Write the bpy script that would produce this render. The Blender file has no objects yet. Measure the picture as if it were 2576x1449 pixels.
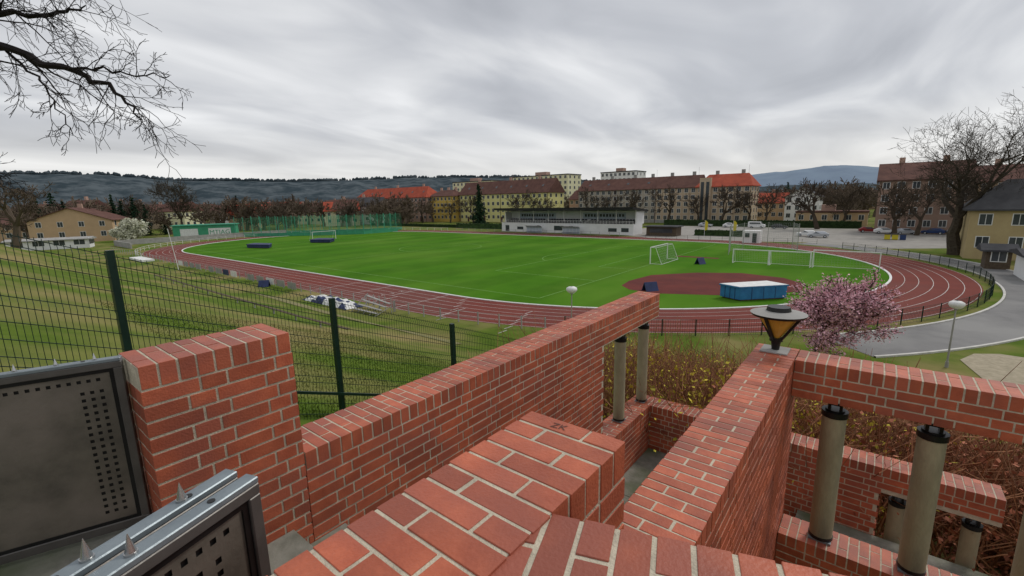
import bpy, math, random
from mathutils import Vector, Matrix, noise
import numpy as np
random.seed(11)
H=9.957
SC=bpy.context.scene
SC.view_settings.view_transform='Standard'; SC.view_settings.look='None'; SC.view_settings.exposure=0
COL=bpy.context.collection
# ---------------------------------------------------------------- materials
def mat(name,c1,c2=None,scale=1.0,rough=.8,bump=0.,bscale=None,detail=6,lo=.35,hi=.65,metal=0.,rnd=0.,c3=None,s3=.05,stretch=None,spec=.3,coord='Object',p3=(.45,.62),stripe=0.):
    m=bpy.data.materials.new(name);m.use_nodes=True;nt=m.node_tree;N=nt.nodes;Lk=nt.links
    b=N["Principled BSDF"];b.inputs["Roughness"].default_value=rough;b.inputs["Metallic"].default_value=metal
    b.inputs["Specular IOR Level"].default_value=spec
    if c2 is None: c2=tuple(x*.8 for x in c1)
    tc=N.new("ShaderNodeTexCoord");vec=tc.outputs[coord]
    if stretch:
        mp=N.new("ShaderNodeMapping");mp.inputs["Scale"].default_value=stretch;Lk.new(vec,mp.inputs[0]);vec=mp.outputs[0]
    n=N.new("ShaderNodeTexNoise");n.inputs["Scale"].default_value=scale;n.inputs["Detail"].default_value=detail
    n.inputs["Roughness"].default_value=.65
    Lk.new(vec,n.inputs["Vector"])
    cr=N.new("ShaderNodeValToRGB");cr.color_ramp.elements[0].position=lo;cr.color_ramp.elements[1].position=hi
    cr.color_ramp.elements[0].color=(*c2,1);cr.color_ramp.elements[1].color=(*c1,1)
    Lk.new(n.outputs[0],cr.inputs[0]);out=cr.outputs[0]
    if c3:
        n3=N.new("ShaderNodeTexNoise");n3.inputs["Scale"].default_value=s3;n3.inputs["Detail"].default_value=7;Lk.new(vec,n3.inputs["Vector"])
        r3=N.new("ShaderNodeValToRGB");r3.color_ramp.elements[0].position=p3[0];r3.color_ramp.elements[1].position=p3[1]
        Lk.new(n3.outputs[0],r3.inputs[0])
        mx=N.new("ShaderNodeMixRGB");Lk.new(r3.outputs[0],mx.inputs[0]);Lk.new(out,mx.inputs[1]);mx.inputs[2].default_value=(*c3,1);out=mx.outputs[0]
    if stripe:   # mown bands
        wv=N.new("ShaderNodeTexWave");wv.inputs["Scale"].default_value=.033;wv.inputs["Distortion"].default_value=.5;wv.inputs["Detail"].default_value=1;Lk.new(vec,wv.inputs["Vector"])
        mr=N.new("ShaderNodeMapRange");mr.inputs["From Min"].default_value=.35;mr.inputs["From Max"].default_value=.65;mr.inputs["To Min"].default_value=1-stripe;mr.inputs["To Max"].default_value=1+stripe;Lk.new(wv.outputs[1],mr.inputs[0])
        hs=N.new("ShaderNodeVectorMath");hs.operation='SCALE';Lk.new(out,hs.inputs[0]);Lk.new(mr.outputs[0],hs.inputs["Scale"]);out=hs.outputs[0]
    if rnd:
        at=N.new("ShaderNodeAttribute");at.attribute_name="rnd"
        mr=N.new("ShaderNodeMapRange");mr.inputs["To Min"].default_value=1-rnd;mr.inputs["To Max"].default_value=1+rnd
        Lk.new(at.outputs["Fac"],mr.inputs[0])
        hs=N.new("ShaderNodeVectorMath");hs.operation='SCALE';Lk.new(out,hs.inputs[0]);Lk.new(mr.outputs[0],hs.inputs["Scale"]);out=hs.outputs[0]
    Lk.new(out,b.inputs["Base Color"])
    if bump:
        n2=N.new("ShaderNodeTexNoise");n2.inputs["Scale"].default_value=bscale or scale*4;n2.inputs["Detail"].default_value=4;Lk.new(vec,n2.inputs["Vector"])
        bp=N.new("ShaderNodeBump");bp.inputs["Strength"].default_value=bump;bp.inputs["Distance"].default_value=.02
        Lk.new(n2.outputs[0],bp.inputs["Height"]);Lk.new(bp.outputs[0],b.inputs["Normal"])
    return m
M=dict(
 brick=mat("brick",(.49,.128,.062),(.355,.082,.040),7,.5,.2,90,rnd=.19,spec=.38,c3=(.31,.085,.052),s3=2.3),
 mortar=mat("mortar",(.62,.55,.42),(.44,.39,.30),14,.95,.5,120),
 stone=mat("stone_floor",(.27,.26,.22),(.15,.15,.12),5,.9,.3,c3=(.11,.13,.07),s3=1.2),
 grass=mat("rough_grass",(.115,.165,.022),(.070,.118,.014),.7,.95,.6,14,c3=(.25,.205,.085),s3=.17,detail=12,spec=.05,p3=(.43,.68)),
 lawn=mat("pitch_lawn",(.066,.180,.010),(.048,.142,.008),.13,.95,.3,6,detail=12,c3=(.086,.19,.017),s3=.06,spec=.03,stripe=.06),
 track=mat("running_track",(.195,.045,.033),(.148,.035,.027),.25,.85,.15,20,detail=10,c3=(.16,.052,.042),s3=.06,spec=.12),
 tartan=mat("tartan",(.150,.036,.029),(.108,.028,.025),.3,.85,.2,20,spec=.1),
 white=mat("white_paint",(.80,.80,.78),(.66,.66,.64),2,.6),
 line=mat("line_paint",(.58,.55,.51),(.40,.36,.34),1.5,.8),
 gline=mat("faint_line",(.24,.40,.14),(.13,.28,.06),1.5,.9,spec=.05),
 asphalt=mat("asphalt",(.21,.205,.20),(.16,.157,.155),.5,.9,.3,40,detail=9,c3=(.25,.245,.235),s3=.12),
 parking=mat("parking_gravel",(.34,.32,.29),(.26,.245,.22),.4,.95,.2,20),
 kerb=mat("kerb",(.62,.60,.56),(.46,.45,.42),2,.8),
 sand=mat("gravel_sand",(.42,.36,.26),(.30,.26,.18),3,.95,.6,60),
 dirt=mat("worn_dirt",(.24,.21,.10),(.17,.17,.06),.8,.95,.6,20),
 gfence=mat("green_fence_metal",(.008,.030,.019),(.005,.02,.014),4,.4),
 dmetal=mat("dark_steel",(.17,.15,.12),(.11,.098,.08),7,.5,.1,60,metal=.3,c3=(.21,.18,.15),s3=2.5),
 smetal=mat("blue_grey_steel",(.25,.29,.31),(.17,.20,.22),6,.4,.05,60,metal=.4),
 fmetal=mat("brown_grey_steel",(.14,.13,.12),(.10,.092,.085),6,.4,.05,60,metal=.4),
 black=mat("black_metal",(.016,.015,.015),(.008,.008,.008),8,.35),
 chrome=mat("bright_steel",(.55,.55,.54),(.4,.4,.4),8,.25,metal=.9),
 concrete=mat("concrete_column",(.46,.40,.26),(.31,.27,.17),3,.85,.3,60,c3=(.18,.16,.11),s3=1.6,stretch=(1.4,1.4,.5)),
 greyc=mat("grey_concrete",(.38,.37,.35),(.27,.265,.25),1.2,.9,.2),
 amber=mat("amber_glass",(.66,.38,.06),(.50,.28,.04),6,.25),
 bark=mat("bark",(.095,.078,.058),(.045,.037,.03),3,.95,.4,20,spec=.05),
 twig=mat("twig",(.10,.078,.058),(.06,.047,.036),1,.95,spec=.05),
 twigd=mat("dark_twig",(.020,.015,.014),(.010,.008,.008),3,.95),
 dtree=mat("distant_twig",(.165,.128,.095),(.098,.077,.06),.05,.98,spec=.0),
 shrub=mat("shrub_twig",(.36,.175,.09),(.21,.10,.058),.8,.95,rnd=.5,spec=.1),
 leafy=mat("shrub_leaf",(.62,.48,.04),(.34,.32,.035),.9,.8,rnd=.45),
 leafr=mat("shrub_bud",(.40,.14,.075),(.25,.09,.05),1.5,.8,rnd=.45),
 pink=mat("pink_blossom",(.78,.48,.54),(.64,.34,.41),2,.8,rnd=.3),
 wblos=mat("white_blossom",(.72,.72,.60),(.46,.46,.34),.6,.8,rnd=.3),
 pine=mat("pine_needles",(.026,.055,.026),(.012,.030,.017),.6,.9,rnd=.5,spec=.1),
 hedge=mat("hedge",(.04,.075,.022),(.018,.035,.012),1.2,.95,.8,3,rnd=.4),
 blade=mat("grass_blade",(.125,.185,.027),(.075,.13,.017),.3,.95,rnd=.25,c3=(.25,.21,.09),s3=.17,spec=.05,p3=(.43,.68)),
 glass=mat("window_glass",(.06,.07,.08),(.035,.04,.045),.2,.15,spec=.5),
 cream=mat("wall_grey_beige",(.43,.38,.31),(.35,.305,.25),.3,.9),
 beige=mat("wall_beige",(.54,.42,.30),(.46,.355,.25),.3,.9),
 brownw=mat("wall_brown",(.32,.215,.16),(.26,.17,.13),.3,.9),
 pinkw=mat("wall_salmon",(.50,.33,.26),(.43,.28,.22),.3,.9),
 yellow=mat("wall_yellow",(.74,.69,.30),(.66,.61,.26),.3,.9),
 yellowd=mat("wall_dull_yellow",(.46,.36,.19),(.38,.29,.15),.3,.9),
 ochre=mat("wall_ochre",(.66,.46,.11),(.56,.39,.09),.3,.9),
 pale=mat("wall_pale",(.74,.72,.48),(.66,.64,.42),.3,.9),
 tan=mat("wall_tan",(.55,.38,.23),(.47,.33,.20),.3,.9),
 whitew=mat("wall_white",(.80,.80,.79),(.70,.70,.69),.3,.9),
 rred=mat("roof_red",(.42,.095,.055),(.31,.07,.045),.5,.9,spec=.1),
 rbrown=mat("roof_brown",(.15,.078,.062),(.10,.052,.044),.5,.9,spec=.1),
 rdark=mat("roof_dark",(.085,.085,.09),(.055,.055,.06),.5,.8,spec=.1),
 blue=mat("blue_vinyl",(.035,.20,.42),(.025,.14,.32),1.5,.55),
 navy=mat("navy_vinyl",(.03,.045,.13),(.02,.03,.08),1,.6),
 teal=mat("green_netting",(.07,.36,.20),(.05,.27,.15),.5,.8),
 tealp=mat("green_pole",(.08,.38,.25),(.06,.30,.19),.5,.6),
 silver=mat("car_silver",(.5,.52,.55),(.45,.47,.5),1,.3,metal=.4),
 carr=mat("car_red",(.25,.03,.03),(.2,.02,.02),1,.3),
 carb=mat("car_blue",(.03,.06,.16),(.02,.04,.12),1,.3),
 rubber=mat("rubber",(.02,.02,.02),(.015,.015,.015),3,.8),
 hill=mat("hazy_forested_hill",(.100,.120,.132),(.040,.056,.066),.022,1,detail=15,spec=0,lo=.42,hi=.60),  # forest colour with aerial haze painted in as blue-grey
 hillfar=mat("hazy_far_hill",(.22,.28,.35),(.18,.23,.30),.004,1,detail=8,spec=0),  # paler blue base colour stands in for haze over distance
 skyblue=mat("wall_lightblue",(.52,.58,.64),(.44,.49,.55),.3,.8),
 wood=mat("wood",(.12,.09,.06),(.07,.05,.035),3,.9),
 yel=mat("yellow_plastic",(.6,.5,.03),(.5,.4,.03),2,.5),
 net=mat("net_cord",(.42,.44,.42),(.34,.36,.34),2,.8),
)
# ---------------------------------------------------------------- mesh builder
class MB:
    def __init__(s): s.v=[];s.f=[];s.m=[];s.r=[]
    def add(s,vs,fs,m=0,r=None):
        o=len(s.v);s.v.extend(vs);rr=random.random() if r is None else r
        for f in fs: s.f.append(tuple(i+o for i in f));s.m.append(m);s.r.append(rr)
    def box(s,x0,y0,z0,x1,y1,z1,m=0,r=None):
        s.add([(x0,y0,z0),(x1,y0,z0),(x1,y1,z0),(x0,y1,z0),(x0,y0,z1),(x1,y0,z1),(x1,y1,z1),(x0,y1,z1)],
              [(0,3,2,1),(4,5,6,7),(0,1,5,4),(1,2,6,5),(2,3,7,6),(3,0,4,7)],m,r)
    def bar(s,a,b,w,h=None,m=0):
        h=h or w;a=Vector(a);b=Vector(b);d=(b-a).normalized();u=Vector((0,0,1))
        if abs(d.z)>.95: u=Vector((0,1,0))
        x=d.cross(u).normalized()*w/2;y=x.cross(d).normalized()*h/2
        s.add([tuple(p) for p in (a-x-y,a+x-y,a+x+y,a-x+y,b-x-y,b+x-y,b+x+y,b-x+y)],[(0,3,2,1),(4,5,6,7),(0,1,5,4),(1,2,6,5),(2,3,7,6),(3,0,4,7)],m)
    def tube(s,pts,rads,n=6,m=0,cap=True,r=None):
        vs=[];fs=[];pts=[Vector(p) for p in pts]
        for i,p in enumerate(pts):
            d=(pts[min(i+1,len(pts)-1)]-pts[max(i-1,0)]).normalized()
            u=Vector((0,0,1)) if abs(d.z)<.9 else Vector((0,1,0))
            x=d.cross(u).normalized();y=d.cross(x)
            for k in range(n):
                a=2*math.pi*k/n;q=p+(x*math.cos(a)+y*math.sin(a))*rads[i];vs.append((q.x,q.y,q.z))
        for i in range(len(pts)-1):
            for k in range(n): fs.append((i*n+k,i*n+(k+1)%n,(i+1)*n+(k+1)%n,(i+1)*n+k))
        if cap and n>3: fs.append(tuple(range(n)));fs.append(tuple((len(pts)-1)*n+k for k in range(n))[::-1])
        s.add(vs,fs,m,r)
    def cyl(s,x,y,z0,z1,r0,r1=None,n=20,m=0): s.tube([(x,y,z0),(x,y,z1)],[r0,r0 if r1 is None else r1],n,m)
    def poly(s,pts,m=0): s.add(pts,[tuple(range(len(pts)))],m)
    def quad(s,c,sz,m=0):
        c=Vector(c);a=Vector((random.gauss(0,1),random.gauss(0,1),random.gauss(0,1))).normalized()
        b=a.orthogonal().normalized();b=(b*math.cos(1)+a.cross(b)*math.sin(random.random()*3)).normalized();a=a*sz/2;b=b*sz/2
        s.add([tuple(c-a),tuple(c-b*.7),tuple(c+a),tuple(c+b*.7)],[(0,1,2,3)],m)
    def obj(s,name,mats,parent=None,smooth=False,loc=None,rot=0,bevel=0):
        me=bpy.data.meshes.new(name);me.from_pydata(s.v,[],s.f)
        for k in mats: me.materials.append(M[k])
        me.polygons.foreach_set("material_index",s.m)
        at=me.attributes.new("rnd",'FLOAT','FACE');at.data.foreach_set("value",s.r)
        if smooth: me.polygons.foreach_set("use_smooth",[True]*len(s.f))
        me.update();o=bpy.data.objects.new(name,me);COL.objects.link(o)
        if parent: o.parent=parent
        if loc: o.location=loc
        o.rotation_euler=(0,0,rot)
        if bevel:
            bm=o.modifiers.new("b","BEVEL");bm.width=bevel;bm.segments=1;bm.limit_method='ANGLE'
        return o
def empty(name,loc=(0,0,0),rot=0):
    e=bpy.data.objects.new(name,None);e.location=loc;e.rotation_euler=(0,0,rot);COL.objects.link(e);return e
# ---------------------------------------------------------------- terrain
def sm(a,b,x): t=min(1,max(0,(x-a)/(b-a)));return t*t*(3-2*t)
def tz0(n,s):
    z=7.91-.385*s
    if z<1.2: z=max(0,1.2*math.exp((z-1.2)/1.0)) if s<27 else 0
    if s>=20: z*=1-sm(20,25,s)
    z=min(z,8.2)
    z*=sm(-118,-72,n)
    return z
def tz(n,s):
    z=tz0(n,s)
    if z>.3: z+=.07*noise.noise(Vector((n*.16,s*.2,0)))*min(1,z)
    return z
def terrain():
    def rg(a,b,st):
        r=[];x=a
        while x<b-1e-6: r.append(x);x+=st
        return r
    xs=[-7000,-3500,-1800,-1000,-600,-400,-300,-240]+rg(-200,-120,8)+rg(-120,-10,1.25)+rg(-10,8,.4)+rg(8,60,2.5)+[60,90,140,220,400,800,1600,3500,7000]
    ys=[-3000,-1000,-300,-100,-40,-20]+rg(-10,28,.4)+rg(28,60,4)+rg(60,200,10)+[200,260,340,450,600,900,1500,3000,7000]
    vs=[];fs=[]
    for y in ys:
        for x in xs:
            z=tz(x,y)
            if -2.95<x<3.4 and .5<y<7.15: z=min(z,5.2)
            vs.append((x,y,z))
    w=len(xs)
    for j in range(len(ys)-1):
        for i in range(w-1): fs.append((j*w+i,j*w+i+1,(j+1)*w+i+1,(j+1)*w+i))
    b=MB();b.add(vs,fs);b.obj("ground",["grass"],smooth=True)
terrain()
CRx,CLx,CY=-34.75,-119.14,70.06
def loop(R,k=64):
    p=[]
    for i in range(k+1):
        a=-math.pi/2+math.pi*i/k;p.append((CRx+R*math.cos(a),CY+R*math.sin(a)))
    for i in range(k+1):
        a=math.pi/2+math.pi*i/k;p.append((CLx+R*math.cos(a),CY+R*math.sin(a)))
    return p
def ring(b,r0,r1,z,m=0):
    a=loop(r0);c=loop(r1);n=len(a)
    b.add([(x,y,z) for x,y in a]+[(x,y,z) for x,y in c],[(i,n+i,n+(i+1)%n,(i+1)%n) for i in range(n)],m)
b=MB();b.poly([(x,y,.004) for x,y in loop(36.45)]);b.obj("football_pitch_lawn",["lawn"])
b=MB();ring(b,36.5,43.95,.012);b.obj("running_track",["track"])
b=MB()
for k in range(1,7): ring(b,36.5+1.22*k-.03,36.5+1.22*k+.03,.017)
for n0,s0,s1 in ((-36,26.2,33.5),(-52,26.2,33.5),(-40.2,26.2,29.9),(-41.2,29.9,33.5),(-30,26.3,30),(-46,28.7,33.5)):
    b.box(n0-.05,s0,.0165,n0+.05,s1,.0185)
for k in range(6):
    for q in (-33+.8*k,-24+.4*k):
        y=33.5-1.22*k-(.15 if q<-30 else .9);b.box(q-.04,y-1.1,.0165,q+.04,y,.0185)
b.obj("lane_markings",["line"])
b=MB();a=loop(36.33);c=loop(36.57);n=len(a)
b.add([(x,y,.09) for x,y in a]+[(x,y,.09) for x,y in c]+[(x,y,0) for x,y in a]+[(x,y,0) for x,y in c],
      [f for i in range(n) for f in ((i,n+i,n+(i+1)%n,(i+1)%n),(n+i,3*n+i,3*n+(i+1)%n,n+(i+1)%n),(2*n+i,i,(i+1)%n,2*n+(i+1)%n))])
b.obj("track_kerb",["white"])
for k in range(6):
    c=bpy.data.curves.new("lane_number","FONT");c.body=str(k+1);c.size=.9;c.align_x='CENTER';c.materials.append(M["line"])
    o=bpy.data.objects.new("lane_number",c);o.location=(-41.8-k*.05,33.1-1.22*k,.021);o.rotation_euler=(0,0,math.radians(90));COL.objects.link(o)
b=MB();b.poly([(x,y,.010) for x,y in [(-22.8,48.6),(-23.4,52),(-22.8,57.5),(-18.5,62.5),(-13.5,65),(-8.5,63.6),(-6.2,60.6),(-5.6,56),(-7.6,52.2),(-12,48.9),(-17.6,46.4),(-21,46.8)]])
b.box(-27,78.2,.006,-20,79.6,.010);b.obj("high_jump_apron",["tartan"])
def line(b,x0,y0,x1,y1,w=.11,z=.012):
    d=Vector((x1-x0,y1-y0,0)).normalized();p=Vector((-d.y,d.x,0))*w/2
    b.add([(x0-p.x,y0-p.y,z),(x1-p.x,y1-p.y,z),(x1+p.x,y1+p.y,z),(x0+p.x,y0+p.y,z)],[(0,1,2,3)])
b=MB();xa,xb,ya,yb=-127.,-26.8,37.6,102.4;ym=70;xm=-77
for q in ((xa,ya,xb,ya),(xa,yb,xb,yb),(xa,ya,xa,yb),(xb,ya,xb,yb),(xm,ya,xm,yb)): line(b,*q)
for x,sg in ((xb,-1),(xa,1)):
    for dx,dy in ((16.5,20.15),(5.5,9.16)):
        line(b,x,ym-dy,x+sg*dx,ym-dy);line(b,x,ym+dy,x+sg*dx,ym+dy);line(b,x+sg*dx,ym-dy,x+sg*dx,ym+dy)
    pts=[(x+sg*11+sg*9.15*math.cos(t),ym+9.15*math.sin(t)) for t in [math.radians(q) for q in range(-52,53,4)]]
    for p,q in zip(pts,pts[1:]): line(b,*p,*q,z=.014)
pts=[(xm+9.15*math.cos(math.radians(t)),ym+9.15*math.sin(math.radians(t))) for t in range(0,361,6)]
for p,q in zip(pts,pts[1:]): line(b,*p,*q,z=.014)
b.obj("pitch_markings",["gline"])
def arc(R,a0,a1,k=70): return [(CRx+R*math.cos(math.radians(a0+(a1-a0)*i/k)),CY+R*math.sin(math.radians(a0+(a1-a0)*i/k))) for i in range(k+1)]
def strip(b,A,B,z,m=0):
    n=len(A);b.add([(x,y,z) for x,y in A]+[(x,y,z) for x,y in B],[(i,n+i,n+i+1,i+1) for i in range(n-1)],m)
A0=-45
b=MB();strip(b,arc(45.5,A0,62),arc(49.9,A0,62),.02);b.obj("access_road",["asphalt"])
b=MB();b.poly([(x,y,.016) for x,y in [(-62,121),(-46,113),(-22,112.5),(-12,114.5),(2,107),(10,112),(40,118),(40,165),(-62,165)]]);b.obj("car_park_pavement",["parking"])
b=MB()
for R in (45.3,49.9):
    A=arc(R,A0,50);B=arc(R+.18,A0,50);strip(b,A,B,.11)
    n=len(A)
    for P in (A,B): b.add([(x,y,.11) for x,y in P]+[(x,y,-.02) for x,y in P],[(i,n+i,n+i+1,i+1) for i in range(n-1)])
b.obj("road_kerb",["kerb"])
b=MB();b.poly([(x,y,tz0(x,y)+.03) for x,y in [(4.6,37),(5.4,38.9),(6.6,39.7),(9,39.5),(12,40),(14,34),(10,29),(7,30.4),(5.4,32.5)]]);b.obj("gravel_path",["sand"])
b=MB();strip(b,[(n,20.6+.3*math.sin(n*.2)) for n in range(-64,-20,2)],[(n,21.3+.3*math.sin(n*.23)) for n in range(-64,-20,2)],0);b.v=[(x,y,tz(x,y)+.04) for x,y,z in b.v];b.obj("dirt_path",["dirt"])
# ---------------------------------------------------------------- brick walls
def brick_wall(name,L,W,z1,zb,loc,rot=0,parent=None):
    b=MB();j=lambda a=.0012:random.uniform(-a,a)
    nr=max(1,round(L/.083));pt=L/nr
    for i in range(nr):
        x0=i*pt+.006;x1=(i+1)*pt-.006
        sp=[(0,.24),(.253,W)] if i%2 else [(0,W-.253),(W-.24,W)]
        for y0,y1 in sp:
            b.box(x0+j(),y0+j(.002),z1-.115,x1+j(),y1+j(.002),z1+j(.0015),0)
    zmin=min(q[2] for q in zb)
    def bot(x):
        for q in zb:
            if q[0]-1e-4<=x<=q[1]+1e-4: return q[2]
        return zmin
    k=0;zt=z1-.127
    while zt>zmin:
        for side in (0,1):
            ya,yb=(0,.105) if side==0 else (W-.105,W)
            x=-(0,.1875)[k%2]-side*.06;t=k%2
            while x<L:
                l=.24 if t%2==0 else .115;t+=1
                xa=max(0,x);xb_=min(L,x+l)
                if xb_-xa>.02 and zt-.071>=bot((xa+xb_)/2)-.02:
                    b.box(xa,ya+j(),zt-.070,xb_,yb+j(),zt+j(.0008),0)
                x+=l+.0125
        for xa,xb_ in ((0,.1),(L-.1,L)):
            if zt-.071>=bot((xa+xb_)/2)-.02: b.box(xa+j(),.117,zt-.070,xb_+j(),W-.117,zt,0)
        zt-=.083;k+=1
    for x0,x1,z in zb:
        b.box(x0+.0035 if x0<.01 else x0,.0035,z,x1-.0035 if x1>=L-.01 else x1,W-.0035,z1-.0032,1,.5)
    return b.obj(name,["brick","mortar"],parent,loc=loc,rot=rot,bevel=0.0013)
R90=math.pi/2
def wall_s(name,n0,s0,s1,h1,zb,W=.37): return brick_wall(name,s1-s0,W,H-h1,zb,(n0,s0,0),R90)
def wall_n(name,n0,n1,s0,h1,zb,W=.36): return brick_wall(name,n1-n0,W,H-h1,zb,(n0,s0,0),0)
wall_s("brick_pier",-2.68,.47,1.2,.74,[(0,.73,H-3.2)])
wall_s("brick_wall",-2.68,1.203,7.16,1.53,[(0,4.03,H-4.6),(4.03,5.957,H-1.91)])
wall_s("brick_parapet",-.553,-1.2,1.24,.75,[(0,2.44,H-3.2)],W=.365)
brick_wall("brick_parapet",1.9,.365,H-.756,[(0,1.9,H-3.0)],(-.60,.428,0),math.radians(19.1))
wall_s("brick_wall",-.50,1.243,5.22,1.53,[(0,3.977,H-4.7)])
wall_n("brick_lintel",-.497,4.3,4.86,1.533,[(0,4.797,H-1.88)])
wall_n("brick_garden_wall",-.497,4.3,4.86,3.39,[(0,4.797,H-5)])
wall_s("brick_garden_wall",-2.68,5.236,6.91,3.39,[(0,1.674,H-5)])
wall_n("brick_garden_wall",-3.05,1.42,6.913,3.392,[(0,3.39,H-5.2),(3.39,4.47,H-3.73)],W=.355)
c=bpy.data.curves.new("scratched_letters","FONT");c.body="ZK";c.size=.045;c.materials.append(M["rbrown"]);o=bpy.data.objects.new("scratched_letters",c);o.location=(-.80,1.175,H-.7475);o.rotation_euler=(0,0,.1);COL.objects.link(o)
b=MB()
for i in range(15):
    z=H-1.66-.167*(i+1);b.box(-2.675,.4+.34*i,z-1.0,-.875,.4+.34*(i+1),z)
b.box(-2.675,5.5,H-5.2,-.875,6.905,H-4.16)
b.obj("stone_stairs",["stone"])
b=MB();b.box(-4.6,-4,H-2.6,3,.398,H-1.66);b.box(-.495,5.225,H-5.3,4.2,6.905,H-4.35)
b.obj("terrace_floor",["stone"])
def column(x,y,z0,z1,r):
    e=empty("concrete_column",(x,y,z0));h=z1-z0
    b=MB();b.cyl(0,0,.03,h-.14,r,n=40);b.obj("shaft",["concrete"],e,smooth=False)
    b=MB();b.cyl(0,0,.02,.05,r*1.06,n=28);b.cyl(0,0,h-.19,h-.135,r*1.09,n=28);b.cyl(0,0,h-.135,h-.12,r*.8,n=28)
    for dx in (-.045,.045): b.box(dx-.012,-.05,h-.12,dx+.012,.05,h)
    b.box(-.055,-.012,h-.09,.055,.012,h-.07);b.box(-.07,-.06,h-.012,.07,.06,h-.001)
    b.obj("collars",["black"],e)
    b=MB();b.box(-r*.95,-r*.95,0,r*.95,r*.95,.018);b.obj("base_plate",["smetal"],e)
for n in (-.15,.54,1.23,1.92): column(n,5.04,H-3.388,H-1.881,.098)
for s in (6.12,6.98): column(-2.865,s,H-3.388,H-1.911,.085)
for n in (.54,1.22): column(n,7.09,H-4.6,H-3.731,.085)
# ---------------------------------------------------------------- corner lamp
e=empty("garden_lamp",(-.69,5.04,H-1.527))
b=MB();b.box(-.12,-.12,0,.12,.12,.012,1);b.cyl(0,0,.012,.10,.035,.045,16);b.cyl(0,0,.10,.13,.06,.06,16)
b.cyl(0,0,.36,.385,.235,.25,28);b.cyl(0,0,.385,.41,.25,.12,28,1);b.cyl(0,0,.41,.45,.11,.10,24)
for k in range(4):
    a=math.pi/4+k*math.pi/2+.4;b.bar((.05*math.cos(a),.05*math.sin(a),.12),(.215*math.cos(a),.215*math.sin(a),.37),.022,.022)
b.obj("frame",["black","greyc"],e)
b=MB();b.cyl(0,0,.135,.36,.035,.185,24);b.obj("glass",["amber"],e)
# ---------------------------------------------------------------- gates
def gate(name,p0,p1,zt,zb,ext,holecols,toprow=True,spikes=(),sp=1.):
    dx,dy=p1[0]-p0[0],p1[1]-p0[1];l=math.hypot(dx,dy)*ext;a=math.atan2(dy,dx)
    e=empty(name,(p0[0],p0[1],0),a)
    b=MB();t=.022
    b.box(0,-t,zt-.018,l,t,zt);b.obj("top_rail",["smetal"],e,bevel=.003)
    b=MB();b.box(0,-t,zt-.05,l,t,zt-.0185);b.box(0,-t,zb,l,t,zb+.045);b.box(0,-t,zb+.045,.035,t,zt-.05);b.box(l-.035,-t,zb+.045,l,t,zt-.05)
    b.obj("frame",["fmetal"],e,bevel=.003)
    b=MB();g=.035
    b.box(g,-.014,zt-.068,l-g,.014,zt-.05);b.box(g,-.014,zb+.045,l-g,.014,zb+.06);b.box(g,-.014,zb+.06,g+.018,.014,zt-.068);b.box(l-g-.018,-.014,zb+.06,l-g,.014,zt-.068)
    b.obj("inner_frame",["black"],e)
    hs=.016;xh=sorted(holecols)
    xr=[x for x in [.10+.036*i for i in range(40)] if x<l-.1]
    zr=[zt-.16-.036*i for i in range(40) if zt-.16-.036*i>zb+.10]
    ztr=zt-.10
    holes=[(x,z) for x in xh for z in zr]+([(x,ztr) for x in xr] if toprow else [])
    xc=sorted(set([g+.018,l-g-.018]+[round(c,5) for x,_ in holes for c in (x-hs/2,x+hs/2)]))
    zc=sorted(set([zb+.06,zt-.068]+[round(c,5) for _,z in holes for c in (z-hs/2,z+hs/2)]))
    b=MB()
    for i in range(len(xc)-1):
        for k in range(len(zc)-1):
            mx,mz=(xc[i]+xc[i+1])/2,(zc[k]+zc[k+1])/2
            if any(abs(mx-x)<hs/2 and abs(mz-z)<hs/2 for x,z in holes): continue
            for yy in (-.008,.008): b.add([(xc[i],yy,zc[k]),(xc[i+1],yy,zc[k]),(xc[i+1],yy,zc[k+1]),(xc[i],yy,zc[k+1])],[(0,1,2,3)],0,.5)
    b.obj("perforated_plate",["dmetal"],e)
    b=MB();b.box(g+.02,-.002,zb+.06,l-g-.02,.002,zt-.068);b.obj("hole_shade_sheet",["black"],e)  # black sheet added behind the plate so its holes look shaded
    b=MB()
    for x in spikes: b.cyl(x,0,zt,zt+.005,.013*sp,.013*sp,16);b.cyl(x,0,zt+.005,zt+.048*sp,.011*sp,.0008,16)
    b.obj("spikes",["chrome"],e)
    b=MB()
    for x in (l*.14,l*.45,l*.8): b.cyl(x,0,zt,zt+.002,.009,.009,14)
    b.obj("bolt_holes",["black"],e)
gate("metal_gate",(-2.9,.46),(-3.05,.06),H-.72,H-1.64,2.4,[.095,.131,.167],spikes=(.10,.24,.38,.6),sp=.7)
gate("metal_gate",(-1.345,.40),(-1.215,.04),H-.72,H-1.64,2.3,[.11,.146,.3],spikes=(.14,.34,.56))
gate("metal_gate",(-1.272,.425),(-1.15,.075),H-.72,H-1.64,2.3,[.13,.18,.30],spikes=(.30,.52))
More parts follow.
